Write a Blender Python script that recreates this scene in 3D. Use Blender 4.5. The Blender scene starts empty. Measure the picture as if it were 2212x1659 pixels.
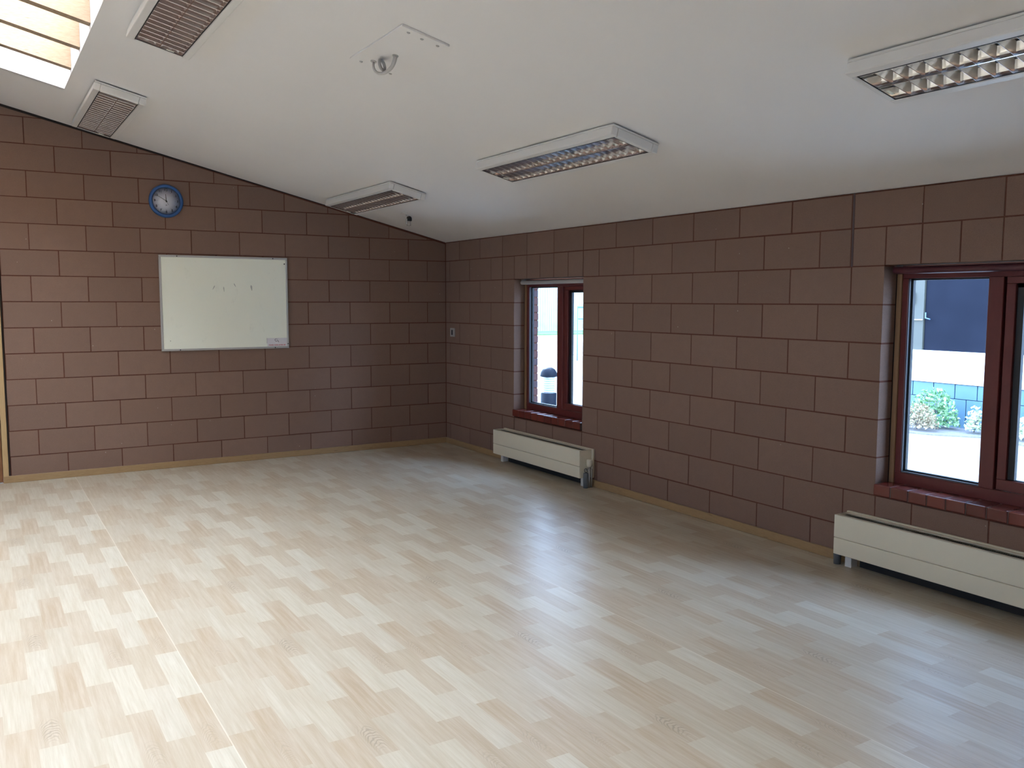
import bpy, bmesh, math, random
from mathutils import Vector, Matrix
random.seed(7)
SC = bpy.context.scene
COL = SC.collection

# ------------------------------------------------------------------ camera
cam_d = bpy.data.cameras.new('camera')
cam_d.sensor_fit = 'HORIZONTAL'; cam_d.sensor_width = 36.0
cam_d.lens = 1888.257 / 2212 * 36.0
cam_d.clip_start = 0.05; cam_d.clip_end = 300
cam = bpy.data.objects.new('camera', cam_d); COL.objects.link(cam)
yaw, pit, rol = 1.0185, -0.0951, 0.0021
fw = Vector((math.cos(pit)*math.cos(yaw), math.cos(pit)*math.sin(yaw), math.sin(pit)))
rt0 = Vector((math.sin(yaw), -math.cos(yaw), 0)); up0 = rt0.cross(fw)
rt = math.cos(rol)*rt0 + math.sin(rol)*up0
up = -math.sin(rol)*rt0 + math.cos(rol)*up0
M = Matrix((rt, up, -fw)).transposed().to_4x4()
M.translation = Vector((-4.501, -8.7126, 1.5942))
cam.matrix_world = M
SC.camera = cam

# ------------------------------------------------------------------ world, sun, exposure
WORLD_STRENGTH = 10.0
w = bpy.data.worlds.new('sky'); SC.world = w; w.use_nodes = True
nt = w.node_tree; nt.nodes.clear()
out = nt.nodes.new('ShaderNodeOutputWorld'); bg = nt.nodes.new('ShaderNodeBackground')
tc = nt.nodes.new('ShaderNodeTexCoord'); sep = nt.nodes.new('ShaderNodeSeparateXYZ')
rmp = nt.nodes.new('ShaderNodeValToRGB')
rmp.color_ramp.elements[0].position = 0.0; rmp.color_ramp.elements[0].color = (0.84, 0.92, 1.0, 1)
rmp.color_ramp.elements[1].position = 0.8; rmp.color_ramp.elements[1].color = (0.78, 0.86, 1.0, 1)
nt.links.new(tc.outputs['Generated'], sep.inputs[0]); nt.links.new(sep.outputs['Z'], rmp.inputs[0])
nt.links.new(rmp.outputs[0], bg.inputs[0]); bg.inputs[1].default_value = WORLD_STRENGTH
nt.links.new(bg.outputs[0], out.inputs[0])

sun_d = bpy.data.lights.new('sun', 'SUN'); sun_d.energy = 12.0; sun_d.angle = math.radians(0.6)
sun_d.color = (1.0, 0.93, 0.82)
sun = bpy.data.objects.new('sun', sun_d); COL.objects.link(sun)
sun.rotation_euler = Vector((-0.25, -0.80, -0.60)).to_track_quat('-Z', 'Y').to_euler()

def portal(loc, direction, sx, sy):
    d = bpy.data.lights.new('daylight_portal', 'AREA'); d.shape = 'RECTANGLE'; d.size = sx; d.size_y = sy
    d.cycles.is_portal = True
    o = bpy.data.objects.new('daylight_portal', d); COL.objects.link(o); o.location = loc
    o.rotation_euler = Vector(direction).to_track_quat('-Z', 'Y').to_euler()
    return o

SC.view_settings.view_transform = 'Standard'
SC.view_settings.look = 'None'
SC.view_settings.exposure = 1.10
SC.view_settings.gamma = 1.0
SC.view_settings.use_curve_mapping = False
cy = SC.cycles
cy.use_denoising = True
cy.max_bounces = 10; cy.diffuse_bounces = 6; cy.glossy_bounces = 5; cy.transparent_max_bounces = 12
cy.transmission_bounces = 6
cy.sample_clamp_indirect = 6.0
cy.caustics_reflective = False; cy.caustics_refractive = False

# ------------------------------------------------------------------ measured sizes
SL = 0.2395                     # slope of the ceiling
ZE = 2.235                      # height of the ceiling at the eaves
XR = -5.35                      # ridge
XL = 2*XR                       # left wall
YR = -10.6                      # rear wall
TH = math.atan(SL)
def zc(x):
    return ZE + SL*(-x) if x > XR else ZE + SL*(x - XL)
CK = 0.0973                     # first joint of the window wall
def KY(k):                      # joint k of the window wall
    return -(CK + 0.225*k + (0.012 if k >= 22.9 else 0.0))

# ------------------------------------------------------------------ helpers
def tag(o, label=None, cat=None, group=None, kind=None):
    if label: o['label'] = label
    if cat: o['category'] = cat
    if group: o['group'] = group
    if kind: o['kind'] = kind
    return o
def empty(name, loc=(0, 0, 0), rot=(0, 0, 0)):
    o = bpy.data.objects.new(name, None); o.empty_display_size = 0.1
    COL.objects.link(o); o.location = loc; o.rotation_euler = rot
    return o
def box(bm, x0, x1, y0, y1, z0, z1, bev=0.0, seg=1, mi=0):
    x0, x1 = min(x0, x1), max(x0, x1); y0, y1 = min(y0, y1), max(y0, y1); z0, z1 = min(z0, z1), max(z0, z1)
    b = bmesh.new()
    vs = [b.verts.new(p) for p in [(x0, y0, z0), (x1, y0, z0), (x1, y1, z0), (x0, y1, z0),
                                   (x0, y0, z1), (x1, y0, z1), (x1, y1, z1), (x0, y1, z1)]]
    for f in [(3, 2, 1, 0), (4, 5, 6, 7), (0, 1, 5, 4), (1, 2, 6, 5), (2, 3, 7, 6), (3, 0, 4, 7)]:
        b.faces.new([vs[i] for i in f])
    if bev > 0:
        bmesh.ops.bevel(b, geom=list(b.edges), offset=bev, segments=seg, affect='EDGES', profile=0.5)
    join(bm, b, mi)
def join(bm, b, mi=0):
    mp = {v: bm.verts.new(v.co) for v in b.verts}
    for f in b.faces:
        try:
            nf = bm.faces.new([mp[v] for v in f.verts]); nf.material_index = mi; nf.smooth = f.smooth
        except ValueError:
            pass
    b.free()
def prism(bm, pts, axis, a0, a1, mi=0):
    """polygon pts (2-D) extruded along axis ('x','y','z') from a0 to a1"""
    def P(p, a):
        return {'x': (a, p[0], p[1]), 'y': (p[0], a, p[1]), 'z': (p[0], p[1], a)}[axis]
    A = [bm.verts.new(P(p, a0)) for p in pts]; B = [bm.verts.new(P(p, a1)) for p in pts]
    n = len(pts); fs = [bm.faces.new(A), bm.faces.new(B[::-1])]
    for i in range(n):
        fs.append(bm.faces.new([A[i], B[i], B[(i+1) % n], A[(i+1) % n]][::-1]))
    for f in fs: f.material_index = mi
def lathe(bm, prof, c, axis='z', n=32, mi=0, smooth=True):
    """prof = [(r, h), ...] turned about axis through c"""
    rings = []
    for r, h in prof:
        ring = []
        for i in range(n):
            a = 2*math.pi*i/n; u, v = r*math.cos(a), r*math.sin(a)
            p = {'z': (u, v, h), 'y': (u, h, v), 'x': (h, u, v)}[axis]
            ring.append(bm.verts.new((c[0]+p[0], c[1]+p[1], c[2]+p[2])))
        rings.append(ring)
    for a, b in zip(rings, rings[1:]):
        for i in range(n):
            f = bm.faces.new([a[i], a[(i+1) % n], b[(i+1) % n], b[i]]); f.smooth = smooth; f.material_index = mi
    for ring, pr in ((rings[0], prof[0]), (rings[-1], prof[-1])):
        if pr[0] > 1e-5:
            f = bm.faces.new(ring); f.material_index = mi
def tube(bm, pts, r, n=10, mi=0, cap=True):
    pts = [Vector(p) for p in pts]; rings = []
    for i, p in enumerate(pts):
        t = (pts[min(i+1, len(pts)-1)] - pts[max(i-1, 0)]).normalized()
        a = t.cross(Vector((0.13, 0.27, 0.95)))
        if a.length < 0.05: a = t.cross(Vector((1, 0, 0)))
        a.normalize(); b = t.cross(a)
        if rings:
            pa = prev - prev.dot(t)*t
            if pa.length > 1e-4: a = pa.normalized(); b = t.cross(a)
        prev = a
        rr = r[i] if isinstance(r, (list, tuple)) else r
        rings.append([bm.verts.new(p + rr*(math.cos(2*math.pi*k/n)*a + math.sin(2*math.pi*k/n)*b)) for k in range(n)])
    for A, B in zip(rings, rings[1:]):
        for k in range(n):
            f = bm.faces.new([A[k], A[(k+1) % n], B[(k+1) % n], B[k]]); f.smooth = True; f.material_index = mi
    if cap:
        for R_ in (rings[0], rings[-1]):
            f = bm.faces.new(R_); f.material_index = mi
def torus(bm, c, R_, r, nx, n=28, m=10, mi=0):
    """ring of radius R_ in the plane with normal nx"""
    q = Vector(nx).to_track_quat('Z', 'Y'); pts = []
    rows = []
    for i in range(n):
        a = 2*math.pi*i/n; row = []
        for j in range(m):
            b = 2*math.pi*j/m
            p = Vector(((R_+r*math.cos(b))*math.cos(a), (R_+r*math.cos(b))*math.sin(a), r*math.sin(b)))
            row.append(bm.verts.new(Vector(c) + q @ p))
        rows.append(row)
    for i in range(n):
        for j in range(m):
            f = bm.faces.new([rows[i][j], rows[(i+1) % n][j], rows[(i+1) % n][(j+1) % m], rows[i][(j+1) % m]])
            f.smooth = True; f.material_index = mi
def obj(name, bm, mats, parent=None, fix=True):
    if fix: bmesh.ops.recalc_face_normals(bm, faces=list(bm.faces))
    me = bpy.data.meshes.new(name); bm.to_mesh(me); bm.free()
    for m in (mats if isinstance(mats, (list, tuple)) else [mats]): me.materials.append(m)
    o = bpy.data.objects.new(name, me); COL.objects.link(o)
    if parent is not None: o.parent = parent
    return o
def text_mesh(name, items, mat, parent):
    """items = [(string, size, 4x4 matrix)] joined into one mesh part"""
    bm = bmesh.new()
    for s, size, mtx in items:
        cu = bpy.data.curves.new('lettering', 'FONT'); cu.body = s; cu.size = size
        cu.align_x = 'CENTER'; cu.align_y = 'CENTER'; cu.extrude = 0.0004; cu.offset = 0.00035 if size < 0.02 else 0.0008; cu.resolution_u = 3
        to = bpy.data.objects.new('lettering', cu); COL.objects.link(to)
        dg = bpy.context.evaluated_depsgraph_get(); dg.update()
        me = bpy.data.meshes.new_from_object(to.evaluated_get(dg))
        me.transform(mtx); bm.from_mesh(me)
        bpy.data.objects.remove(to); bpy.data.curves.remove(cu); bpy.data.meshes.remove(me)
    return obj(name, bm, mat, parent)

# ------------------------------------------------------------------ materials
class NT:
    def __init__(s, name):
        s.m = bpy.data.materials.new(name); s.m.use_nodes = True; s.t = s.m.node_tree
        s.b = s.t.nodes['Principled BSDF']; s.out = s.t.nodes['Material Output']
    def n(s, t, **k):
        nd = s.t.nodes.new(t)
        for a, v in k.items(): setattr(nd, a, v)
        return nd
    def l(s, a, b): s.t.links.new(a, b)
    def math(s, op, a, b=None, c=None):
        nd = s.n('ShaderNodeMath', operation=op)
        for i, v in enumerate((a, b, c)):
            if v is None: continue
            if isinstance(v, (int, float)): nd.inputs[i].default_value = v
            else: s.l(v, nd.inputs[i])
        return nd.outputs[0]
    def mix(s, fac, a, b, mode='MIX'):
        nd = s.n('ShaderNodeMix', data_type='RGBA', blend_type=mode)
        for i, v in ((0, fac), (6, a), (7, b)):
            if isinstance(v, (int, float)): nd.inputs[i].default_value = v
            elif isinstance(v, tuple): nd.inputs[i].default_value = (*v, 1)
            else: s.l(v, nd.inputs[i])
        return nd.outputs[2]
    def pos(s): return s.n('ShaderNodeNewGeometry').outputs['Position']
    def mapped(s, v, scale):
        nd = s.n('ShaderNodeMapping'); nd.inputs['Scale'].default_value = scale; s.l(v, nd.inputs[0]); return nd.outputs[0]
    def noise(s, v, scale, detail=3, rough=0.6):
        nd = s.n('ShaderNodeTexNoise'); nd.inputs['Scale'].default_value = scale
        nd.inputs['Detail'].default_value = detail; nd.inputs['Roughness'].default_value = rough
        s.l(v, nd.inputs['Vector']); return nd.outputs['Fac']
    def ramp(s, v, stops, interp='LINEAR'):
        nd = s.n('ShaderNodeValToRGB'); cr = nd.color_ramp; cr.interpolation = interp
        while len(cr.elements) < len(stops): cr.elements.new(0.5)
        for e, (p, c) in zip(cr.elements, stops):
            e.position = p; e.color = (*c, 1) if isinstance(c, tuple) else (c, c, c, 1)
        s.l(v, nd.inputs[0]); return nd.outputs[0]
    def bump(s, h, strength=0.3, dist=0.002):
        nd = s.n('ShaderNodeBump'); nd.inputs['Strength'].default_value = strength; nd.inputs['Distance'].default_value = dist
        s.l(h, nd.inputs['Height']); s.l(nd.outputs[0], s.b.inputs['Normal'])
    def set(s, **k):
        for a, v in k.items():
            a = a.replace('_', ' ')
            if isinstance(v, tuple): v = (*v, 1)
            s.b.inputs[a].default_value = v
def plain(name, col, rough=0.5, metal=0.0, var=0.06, scale=30, spec=0.5):
    t = NT(name); p = t.pos(); n = t.noise(p, scale)
    c = t.mix(n, tuple(x*(1-var) for x in col), tuple(min(1, x*(1+var)) for x in col))
    t.l(c, t.b.inputs['Base Color']); t.set(Roughness=rough, Metallic=metal)
    t.b.inputs['Specular IOR Level'].default_value = spec
    return t.m

def block_mat(name, a, b, c, speck=True):
    t = NT(name); p = t.pos(); g = t.n('ShaderNodeNewGeometry').outputs['Random Per Island']
    base = t.ramp(g, [(0.0, a), (0.5, b), (1.0, c)])
    n1 = t.noise(p, 5.0, 2); base = t.mix(t.math('MULTIPLY', n1, 0.55), base, c)
    base = t.mix(t.ramp(t.noise(p, 13.0, 4, 0.7), [(0.35, 0.0), (0.75, 0.30)]), base, tuple(x*0.72 for x in a))
    fine = t.noise(p, 260.0, 2, 0.8)
    base = t.mix(t.ramp(fine, [(0.35, 0.0), (0.75, 0.35)]), base, tuple(x*1.5 for x in a))
    dark = t.noise(p, 120.0, 2, 0.8)
    base = t.mix(t.ramp(dark, [(0.64, 0.0), (0.74, 0.45)]), base, tuple(x*0.45 for x in a))
    if speck:
        v = t.n('ShaderNodeTexVoronoi'); v.inputs['Scale'].default_value = 7.0; t.l(p, v.inputs['Vector'])
        base = t.mix(t.ramp(v.outputs['Distance'], [(0.018, 0.8), (0.03, 0.0)]), base, (0.5, 0.46, 0.42))
    t.l(base, t.b.inputs['Base Color']); t.set(Roughness=0.95); t.b.inputs['Specular IOR Level'].default_value = 0.15
    t.bump(t.noise(p, 180.0, 4, 0.8), 0.6, 0.002)
    return t.m
M_block = block_mat('reddish concrete block', (0.240, 0.158, 0.124), (0.218, 0.140, 0.107), (0.199, 0.131, 0.104))
M_mortar = plain('recessed red mortar', (0.125, 0.052, 0.036), 0.95, var=0.25, scale=60, spec=0.1)
M_mastic = plain('grey movement joint mastic', (0.085, 0.060, 0.062), 0.7)
M_gap = plain('dark shadow gap', (0.03, 0.024, 0.022), 0.9)  # dark colour standing in for the shade in narrow gaps
M_outbrick = block_mat('outside brick', (0.10, 0.055, 0.05), (0.16, 0.06, 0.045), (0.085, 0.065, 0.075), False)

def ceiling_mat():
    t = NT('matt off-white emulsion'); p = t.pos()
    c = t.mix(t.noise(p, 1.3, 3), (0.775, 0.768, 0.768), (0.815, 0.808, 0.808))
    t.l(c, t.b.inputs['Base Color']); t.set(Roughness=0.8); t.b.inputs['Specular IOR Level'].default_value = 0.25
    t.bump(t.noise(p, 90, 3), 0.12, 0.002)
    return t.m
M_ceil = ceiling_mat()
M_white = plain('white gloss paint', (0.80, 0.79, 0.77), 0.4)
M_lining = plain('white skylight lining', (0.85, 0.85, 0.84), 0.6)

def wood(name, light, dark, scale=(1, 1, 1), rough=0.5, knots=True):
    t = NT(name); p = t.mapped(t.pos(), scale)
    g = t.noise(p, 9.0, 5, 0.7)
    c = t.mix(t.ramp(g, [(0.3, 0.0), (0.7, 1.0)]), dark, light)
    if knots:
        v = t.n('ShaderNodeTexVoronoi'); v.inputs['Scale'].default_value = 1.6; t.l(p, v.inputs['Vector'])
        c = t.mix(t.ramp(v.outputs['Distance'], [(0.05, 0.8), (0.11, 0.0)]), c, tuple(x*0.35 for x in dark))
    t.l(c, t.b.inputs['Base Color']); t.set(Roughness=rough)
    return t.m
M_skirt = wood('varnished pine skirting', (0.38, 0.26, 0.135), (0.29, 0.185, 0.09), (2, 2, 30), 0.4)
M_batten = wood('pine window batten', (0.30, 0.18, 0.09), (0.22, 0.12, 0.06), (20, 20, 1), 0.5, False)
M_jamb = wood('pale pine jamb', (0.50, 0.36, 0.19), (0.42, 0.28, 0.13), (20, 20, 1), 0.45, False)
M_door = wood('brown stained door', (0.23, 0.10, 0.04), (0.17, 0.07, 0.03), (14, 14, 1), 0.4, False)
M_rafter = wood('sawn pale pine rafter', (0.44, 0.34, 0.24), (0.33, 0.235, 0.155), (3, 3, 22), 0.7)
M_frame = plain('dark red stained window timber', (0.125, 0.025, 0.022), 0.38, var=0.12)
M_gasket = plain('black rubber gasket', (0.012, 0.013, 0.015), 0.5)
M_spacer = plain('silver glazing spacer', (0.10, 0.11, 0.13), 0.5, 0.0)
M_cream = plain('cream enamel', (0.73, 0.69, 0.56), 0.42, var=0.03, scale=12)
M_grille = plain('grey green grille', (0.20, 0.215, 0.19), 0.5)
M_dark = plain('dark core and painted shade', (0.03, 0.028, 0.027), 0.8)
M_tile = None
def sill_mat():
    t = NT('red quarry tile'); p = t.pos(); g = t.n('ShaderNodeNewGeometry').outputs['Random Per Island']
    c = t.ramp(g, [(0, (0.120, 0.024, 0.017)), (1, (0.165, 0.034, 0.024))])
    t.l(c, t.b.inputs['Base Color']); t.set(Roughness=0.24)
    t.bump(t.noise(p, 25, 2), 0.15, 0.002)
    return t.m
M_tile = sill_mat()
M_grout = plain('dark tile grout', (0.10, 0.07, 0.06), 0.9)
M_blue = plain('blue plastic', (0.030, 0.105, 0.30), 0.45)
M_face = plain('white clock card', (0.60, 0.62, 0.70), 0.45, var=0.02)
M_black = plain('black plastic', (0.015, 0.015, 0.017), 0.45)
M_num = plain('dark printed numerals', (0.05, 0.05, 0.065), 0.6)
M_alu = plain('satin aluminium', (0.52, 0.53, 0.53), 0.42, 0.35, var=0.04)
M_red = plain('red print', (0.50, 0.03, 0.04), 0.6)
M_paper = plain('white laminated paper', (0.72, 0.72, 0.75), 0.4, var=0.03)
M_mirror = plain('mirror aluminium louvre', (0.84, 0.85, 0.87), 0.14, 1.0, var=0.02)
M_lamp = plain('white phosphor lamp tube', (0.88, 0.88, 0.86), 0.2)
M_sticker = plain('pale printed sticker', (0.88, 0.92, 0.82), 0.5)
M_fit = plain('white enamelled steel', (0.74, 0.74, 0.73), 0.38, var=0.02)
M_steel = plain('galvanised steel', (0.42, 0.42, 0.42), 0.35, 0.8)
M_lag = plain('grey pipe lagging', (0.12, 0.135, 0.15), 0.6)
M_blind = plain('pale grey blind fabric', (0.42, 0.41, 0.40), 0.6)
M_blindred = plain('maroon blind cassette', (0.075, 0.018, 0.024), 0.45)

def board_mat():
    t = NT('whiteboard enamel'); p = t.pos()
    c = t.mix(t.noise(p, 2.2, 3), (0.86, 0.91, 0.80), (0.90, 0.94, 0.84))
    sm = t.noise(t.mapped(p, (9, 1, 4)), 1.0, 4, 0.7)
    c = t.mix(t.ramp(sm, [(0.6, 0.0), (0.8, 0.25)]), c, (0.40, 0.42, 0.40))
    t.l(c, t.b.inputs['Base Color']); t.set(Roughness=0.28)
    return t.m
M_board = board_mat()

def glass_mat(name, tint=(1, 1, 1), f0=0.05):
    m = bpy.data.materials.new(name); m.use_nodes = True; t = m.node_tree; t.nodes.clear()
    o = t.nodes.new('ShaderNodeOutputMaterial'); mx = t.nodes.new('ShaderNodeMixShader')
    tr = t.nodes.new('ShaderNodeBsdfTransparent'); gl = t.nodes.new('ShaderNodeBsdfGlossy')
    lw = t.nodes.new('ShaderNodeLayerWeight'); lw.inputs['Blend'].default_value = 0.12
    tr.inputs[0].default_value = (*tint, 1); gl.inputs['Roughness'].default_value = 0.02
    t.links.new(lw.outputs['Fresnel'], mx.inputs[0]); t.links.new(tr.outputs[0], mx.inputs[1])
    t.links.new(gl.outputs[0], mx.inputs[2]); t.links.new(mx.outputs[0], o.inputs[0])
    return m
M_glass = glass_mat('clear window glass', (0.60, 0.70, 0.82))
M_sky_glass = glass_mat('skylight glass', (0.98, 0.965, 0.935))

def floor_mat():
    t = NT('pale beech effect vinyl strip floor'); p = t.pos()
    s = t.n('ShaderNodeSeparateXYZ'); t.l(p, s.inputs[0]); X, Y = s.outputs[0], s.outputs[1]
    # 2 m wide sheets welded at x = -5.775, -3.775, -1.775; the print repeats every metre, half dropped
    lx = t.math('ADD', X, 11.775)                               # metres from a seam
    sheet = t.math('FLOOR', t.math('MULTIPLY', lx, 0.5))
    tile = t.math('MODULO', t.math('FLOOR', lx), 2.0)
    fx = t.math('FRACT', lx)
    shO = t.ramp(t.math('DIVIDE', t.math('ADD', sheet, 0.5), 8.0),
                 [(0, 0.3), (0.125, 0.62), (0.25, 0.1), (0.375, 0.83), (0.5, 0.0), (0.625, 0.37), (0.75, 0.5), (0.875, 0.2)], 'CONSTANT')
    st = [.05, .90, .12, .29, .97, .70, .00, .354, .65, .30]
    off = t.ramp(fx, [(i/10, st[i]) for i in range(10)], 'CONSTANT')
    yy = t.math('SUBTRACT', t.math('MULTIPLY', Y, -1.0), off)
    yy = t.math('ADD', t.math('SUBTRACT', yy, shO), t.math('MULTIPLY', tile, 0.5))
    u = t.math('FRACT', t.math('ADD', yy, 20.0))
    isdark = t.math('GREATER_THAN', u, 0.5)
    L = [(.60,.555,.485), (.60,.555,.485), (.62,.585,.52), (.62,.585,.515), (.645,.62,.56), (.59,.55,.48), (.645,.62,.555), (.67,.65,.59), (.645,.62,.565), (.68,.665,.61)]
    D = [(.565,.505,.42), (.54,.468,.38), (.57,.52,.445), (.56,.493,.405), (.555,.50,.42), (.54,.468,.38), (.57,.523,.45), (.56,.503,.425), (.585,.54,.465), (.56,.49,.40)]
    DK = 0.815
    L = [(c[0]*DK*.96, c[1]*DK*0.92, c[2]*DK*0.825) for c in L]; D = [(c[0]*DK*0.94, c[1]*DK*0.87, c[2]*DK*0.76) for c in D]
    cl = t.ramp(fx, [(i/10, L[i]) for i in range(10)], 'CONSTANT')
    cd = t.ramp(fx, [(i/10, D[i]) for i in range(10)], 'CONSTANT')
    c = t.mix(isdark, cl, cd)
    # grain running along the strips, shifted from block to block
    cmb = t.n('ShaderNodeCombineXYZ')
    blk = t.math('ADD', t.math('MULTIPLY', t.math('FLOOR', t.math('MULTIPLY', fx, 10)), 3.7), t.math('MULTIPLY', isdark, 1.9))
    t.l(fx, cmb.inputs[0]); t.l(u, cmb.inputs[1]); t.l(blk, cmb.inputs[2])
    gv = t.mapped(cmb.outputs[0], (55, 3.2, 1))
    g = t.noise(gv, 1.0, 5, 0.65)
    c = t.mix(t.ramp(g, [(0.35, 0.0), (0.7, 0.38)]), c, (.70, .67, .60))
    g2 = t.noise(t.mapped(cmb.outputs[0], (130, 5, 1)), 1.0, 3, 0.6)
    c = t.mix(t.ramp(g2, [(0.45, 0.0), (0.8, 0.55)]), c, (.42, .34, .25))
    # cathedral figure in a few of the printed blocks
    xc = t.math('SUBTRACT', t.math('FRACT', t.math('MULTIPLY', fx, 10)), 0.5)
    yc = t.math('MULTIPLY', t.math('SUBTRACT', t.math('FRACT', t.math('MULTIPLY', u, 2.0)), 0.72), 2.6)
    wv = t.noise(t.mapped(cmb.outputs[0], (16, 9, 1)), 1.0, 2, 0.5)
    rr = t.math('ADD', t.math('SUBTRACT', yc, t.math('MULTIPLY', t.math('MULTIPLY', xc, xc), 3.2)), t.math('MULTIPLY', wv, 0.9))
    ring = t.math('SINE', t.math('MULTIPLY', rr, 46.0))
    k1 = t.ramp(fx, [(i/10, [0.0, 0.35, 0, 0, 1.0, 0, 0, 0.45, 0, 0.5][i]) for i in range(10)], 'CONSTANT')
    fade = t.math('MULTIPLY', t.ramp(t.math('ABSOLUTE', yc), [(0.25, 1.0), (0.62, 0.0)]), t.ramp(t.math('ABSOLUTE', xc), [(0.20, 1.0), (0.42, 0.0)]))
    fac = t.math('MULTIPLY', t.math('MULTIPLY', t.math('MULTIPLY', t.math('MAXIMUM', ring, 0.0), k1), fade), t.math('MULTIPLY', isdark, 0.9))
    c = t.mix(fac, c, (.33, .28, .22))
    # weld lines between the sheets
    fs = t.math('FRACT', t.math('MULTIPLY', lx, 0.5))
    seam = t.math('ADD', t.math('LESS_THAN', fs, 0.0012), t.math('GREATER_THAN', fs, 0.9988))
    c = t.mix(t.math('MULTIPLY', seam, 0.45), c, (.80, .76, .68))
    t.l(c, t.b.inputs['Base Color'])
    t.set(Roughness=0.36); t.b.inputs['Specular IOR Level'].default_value = 0.45
    t.bump(t.noise(t.mapped(p, (60, 12, 1)), 4.0, 3), 0.05, 0.001)
    return t.m
M_floor = floor_mat()

# ------------------------------------------------------------------ floor
bm = bmesh.new(); box(bm, XL-0.3, 0.02, YR-0.3, 0.02, -0.12, 0.0)
tag(obj('floor', bm, M_floor), kind='structure')

# ------------------------------------------------------------------ block walls
G = 0.0040                       # half a joint
def blk(bm, axis, a0, a1, z0, z1, depth=0.115, jit=0.0008):
    """one block whose face lies in the wall plane; axis 'x' = gable wall, 'y' = window wall"""
    if a1 - a0 < 0.03 or z1 - z0 < 0.02: return
    p = random.uniform(0, jit); G2 = G + random.uniform(-0.0008, 0.0010)
    if axis == 'x': box(bm, a0+G2, a1-G2, p, depth, z0+G2, z1-G2, 0.0012)
    else: box(bm, p, depth, a0+G2, a1-G2, z0+G2, z1-G2, 0.0012)
DX0, DX1, DZ = -5.175, -4.279, 2.025     # doorway in the gable wall
bm = bmesh.new(); bc = bmesh.new()
for r in range(0, 16):
    z0, z1 = 0.225*r, 0.225*(r+1)
    if r == 0: z0 = 0.0
    x = 0.0; edges = [0.0]
    x = -0.225 if r % 2 == 0 else -0.45
    while x > XL: edges.append(x); x -= 0.45
    edges.append(XL)
    for a, b in zip(edges, edges[1:]):
        if z0 < DZ-0.01:
            segs = []
            for lo, hi in ((b, min(a, DX0)), (max(b, DX1), a)):
                if hi - lo > 0.03: segs.append((lo, hi))
            for lo, hi in segs: blk(bm, 'x', lo, hi, z0, z1)
        else: blk(bm, 'x', b, a, z0, z1)
# clip the blocks just under the sloping ceiling
def clip(bm, drop):
    for s, x_, in ((1, 0), (-1, XL)):
        nrm = Vector((SL*s, 0, 1)).normalized()
        bmesh.ops.bisect_plane(bm, geom=list(bm.verts)+list(bm.edges)+list(bm.faces), dist=1e-5,
                               plane_co=Vector((x_, 0, ZE-drop)), plane_no=nrm, clear_outer=True)
    bmesh.ops.holes_fill(bm, edges=[e for e in bm.edges if e.is_boundary], sides=12)
clip(bm, 0.024)
nb = len(bm.faces)
prism(bc, [(XL, 0.0), (DX0-0.004, 0.0), (DX0-0.004, DZ+0.004), (DX1+0.004, DZ+0.004), (DX1+0.004, 0.0), (0.115, 0), (0.115, ZE-0.03), (XR, zc(XR)-0.03), (XL, ZE-0.03)],
      'y', 0.0045, 0.112, mi=1)
join(bm, bc, 1)
wb = obj('wall_back', bm, [M_block, M_mortar], fix=True); tag(wb, kind='structure')
# dark strip coloured as the shade in the gap above the gable blocks
bm = bmesh.new()
for x0, x1 in ((0.0, XR), (XR, XL)):
    prism(bm, [(x0, zc(x0)-0.030), (x1, zc(x1)-0.030), (x1, zc(x1)+0.02), (x0, zc(x0)+0.02)], 'y', 0.012, 0.10)
tag(obj('gap_shade_1', bm, M_gap), kind='structure')

bm = bmesh.new(); prism(bm, [(XL-0.25, -0.14), (0.28, -0.14), (0.28, ZE), (0.0, ZE), (XR, zc(XR)), (XL-0.25, ZE)], 'y', 0.122, 0.30)
tag(obj('gable_light_stop', bm, M_outbrick), kind='structure')  # unseen backing added to stop light leaking round the door
# window wall
W1 = (KY(11), KY(5.9999)); W1 = (KY(11), KY(6)); W2 = (KY(30), KY(24))
ZS, ZH = 0.46, 1.80              # underside of the sills, window heads
YA = YR
bm = bmesh.new()
def wallrow(r):
    ks = []
    if r == 8:
        ks = [0, 2, 4, 5, 6, 7, 8, 9, 10, 11, 12, 14, 16, 18, 20, 22, 23, 24, 25, 26, 27, 28, 29, 30, 31, 32, 34, 36, 38, 40, 42, 44, 46]
    elif r % 2: ks = list(range(1, 48, 2))
    else: ks = list(range(0, 48, 2))
    if r == 9: ks = [k for k in ks]
    return ks
for r in range(0, 10):
    z0, z1 = 0.225*r, min(0.225*(r+1), ZE-0.006)
    ed = [(0.0, None)] + [(KY(k), k) for k in wallrow(r)]
    ys = [e[0] for e in ed] + [YA]
    cuts = []
    if z0 < ZH-0.01:             # straight joints at the window sides
        for y in (W1[0], W1[1], W2[0], W2[1]): cuts.append(y)
    if z0 < 0.44:                # infill courses under the second window are set out on their own
        ys = [y for y in ys if not (W2[0]+0.02 < y < W2[1]-0.02)]
        ys += ([-5.746, -6.191, -6.64] if r == 1 else [-5.96, -6.41])
    ys = sorted(set([round(y, 4) for y in ys + cuts]), reverse=True)
    ys = [y for i, y in enumerate(ys) if i == 0 or ys[i-1]-y > 0.02]
    for a, b in zip(ys, ys[1:]):
        inwin = any(lo-0.01 < b and a < hi+0.01 for lo, hi in (W1, W2))
        zt, zb = z1, z0
        if inwin:
            if z0 > ZH-0.01: pass
            elif z0 < 0.44: zt = min(z1, ZS)
            else: continue
        a2, b2 = a, b
        if r >= 8:                # the movement joint over the second window
            if abs(a-KY(23)) < 0.003: a2 = a - 0.004
            if abs(b-KY(23)) < 0.003: b2 = b + 0.010
        blk(bm, 'y', b2, a2, zb, zt, depth=0.118)
co = 0.0030
core = bmesh.new()
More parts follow.
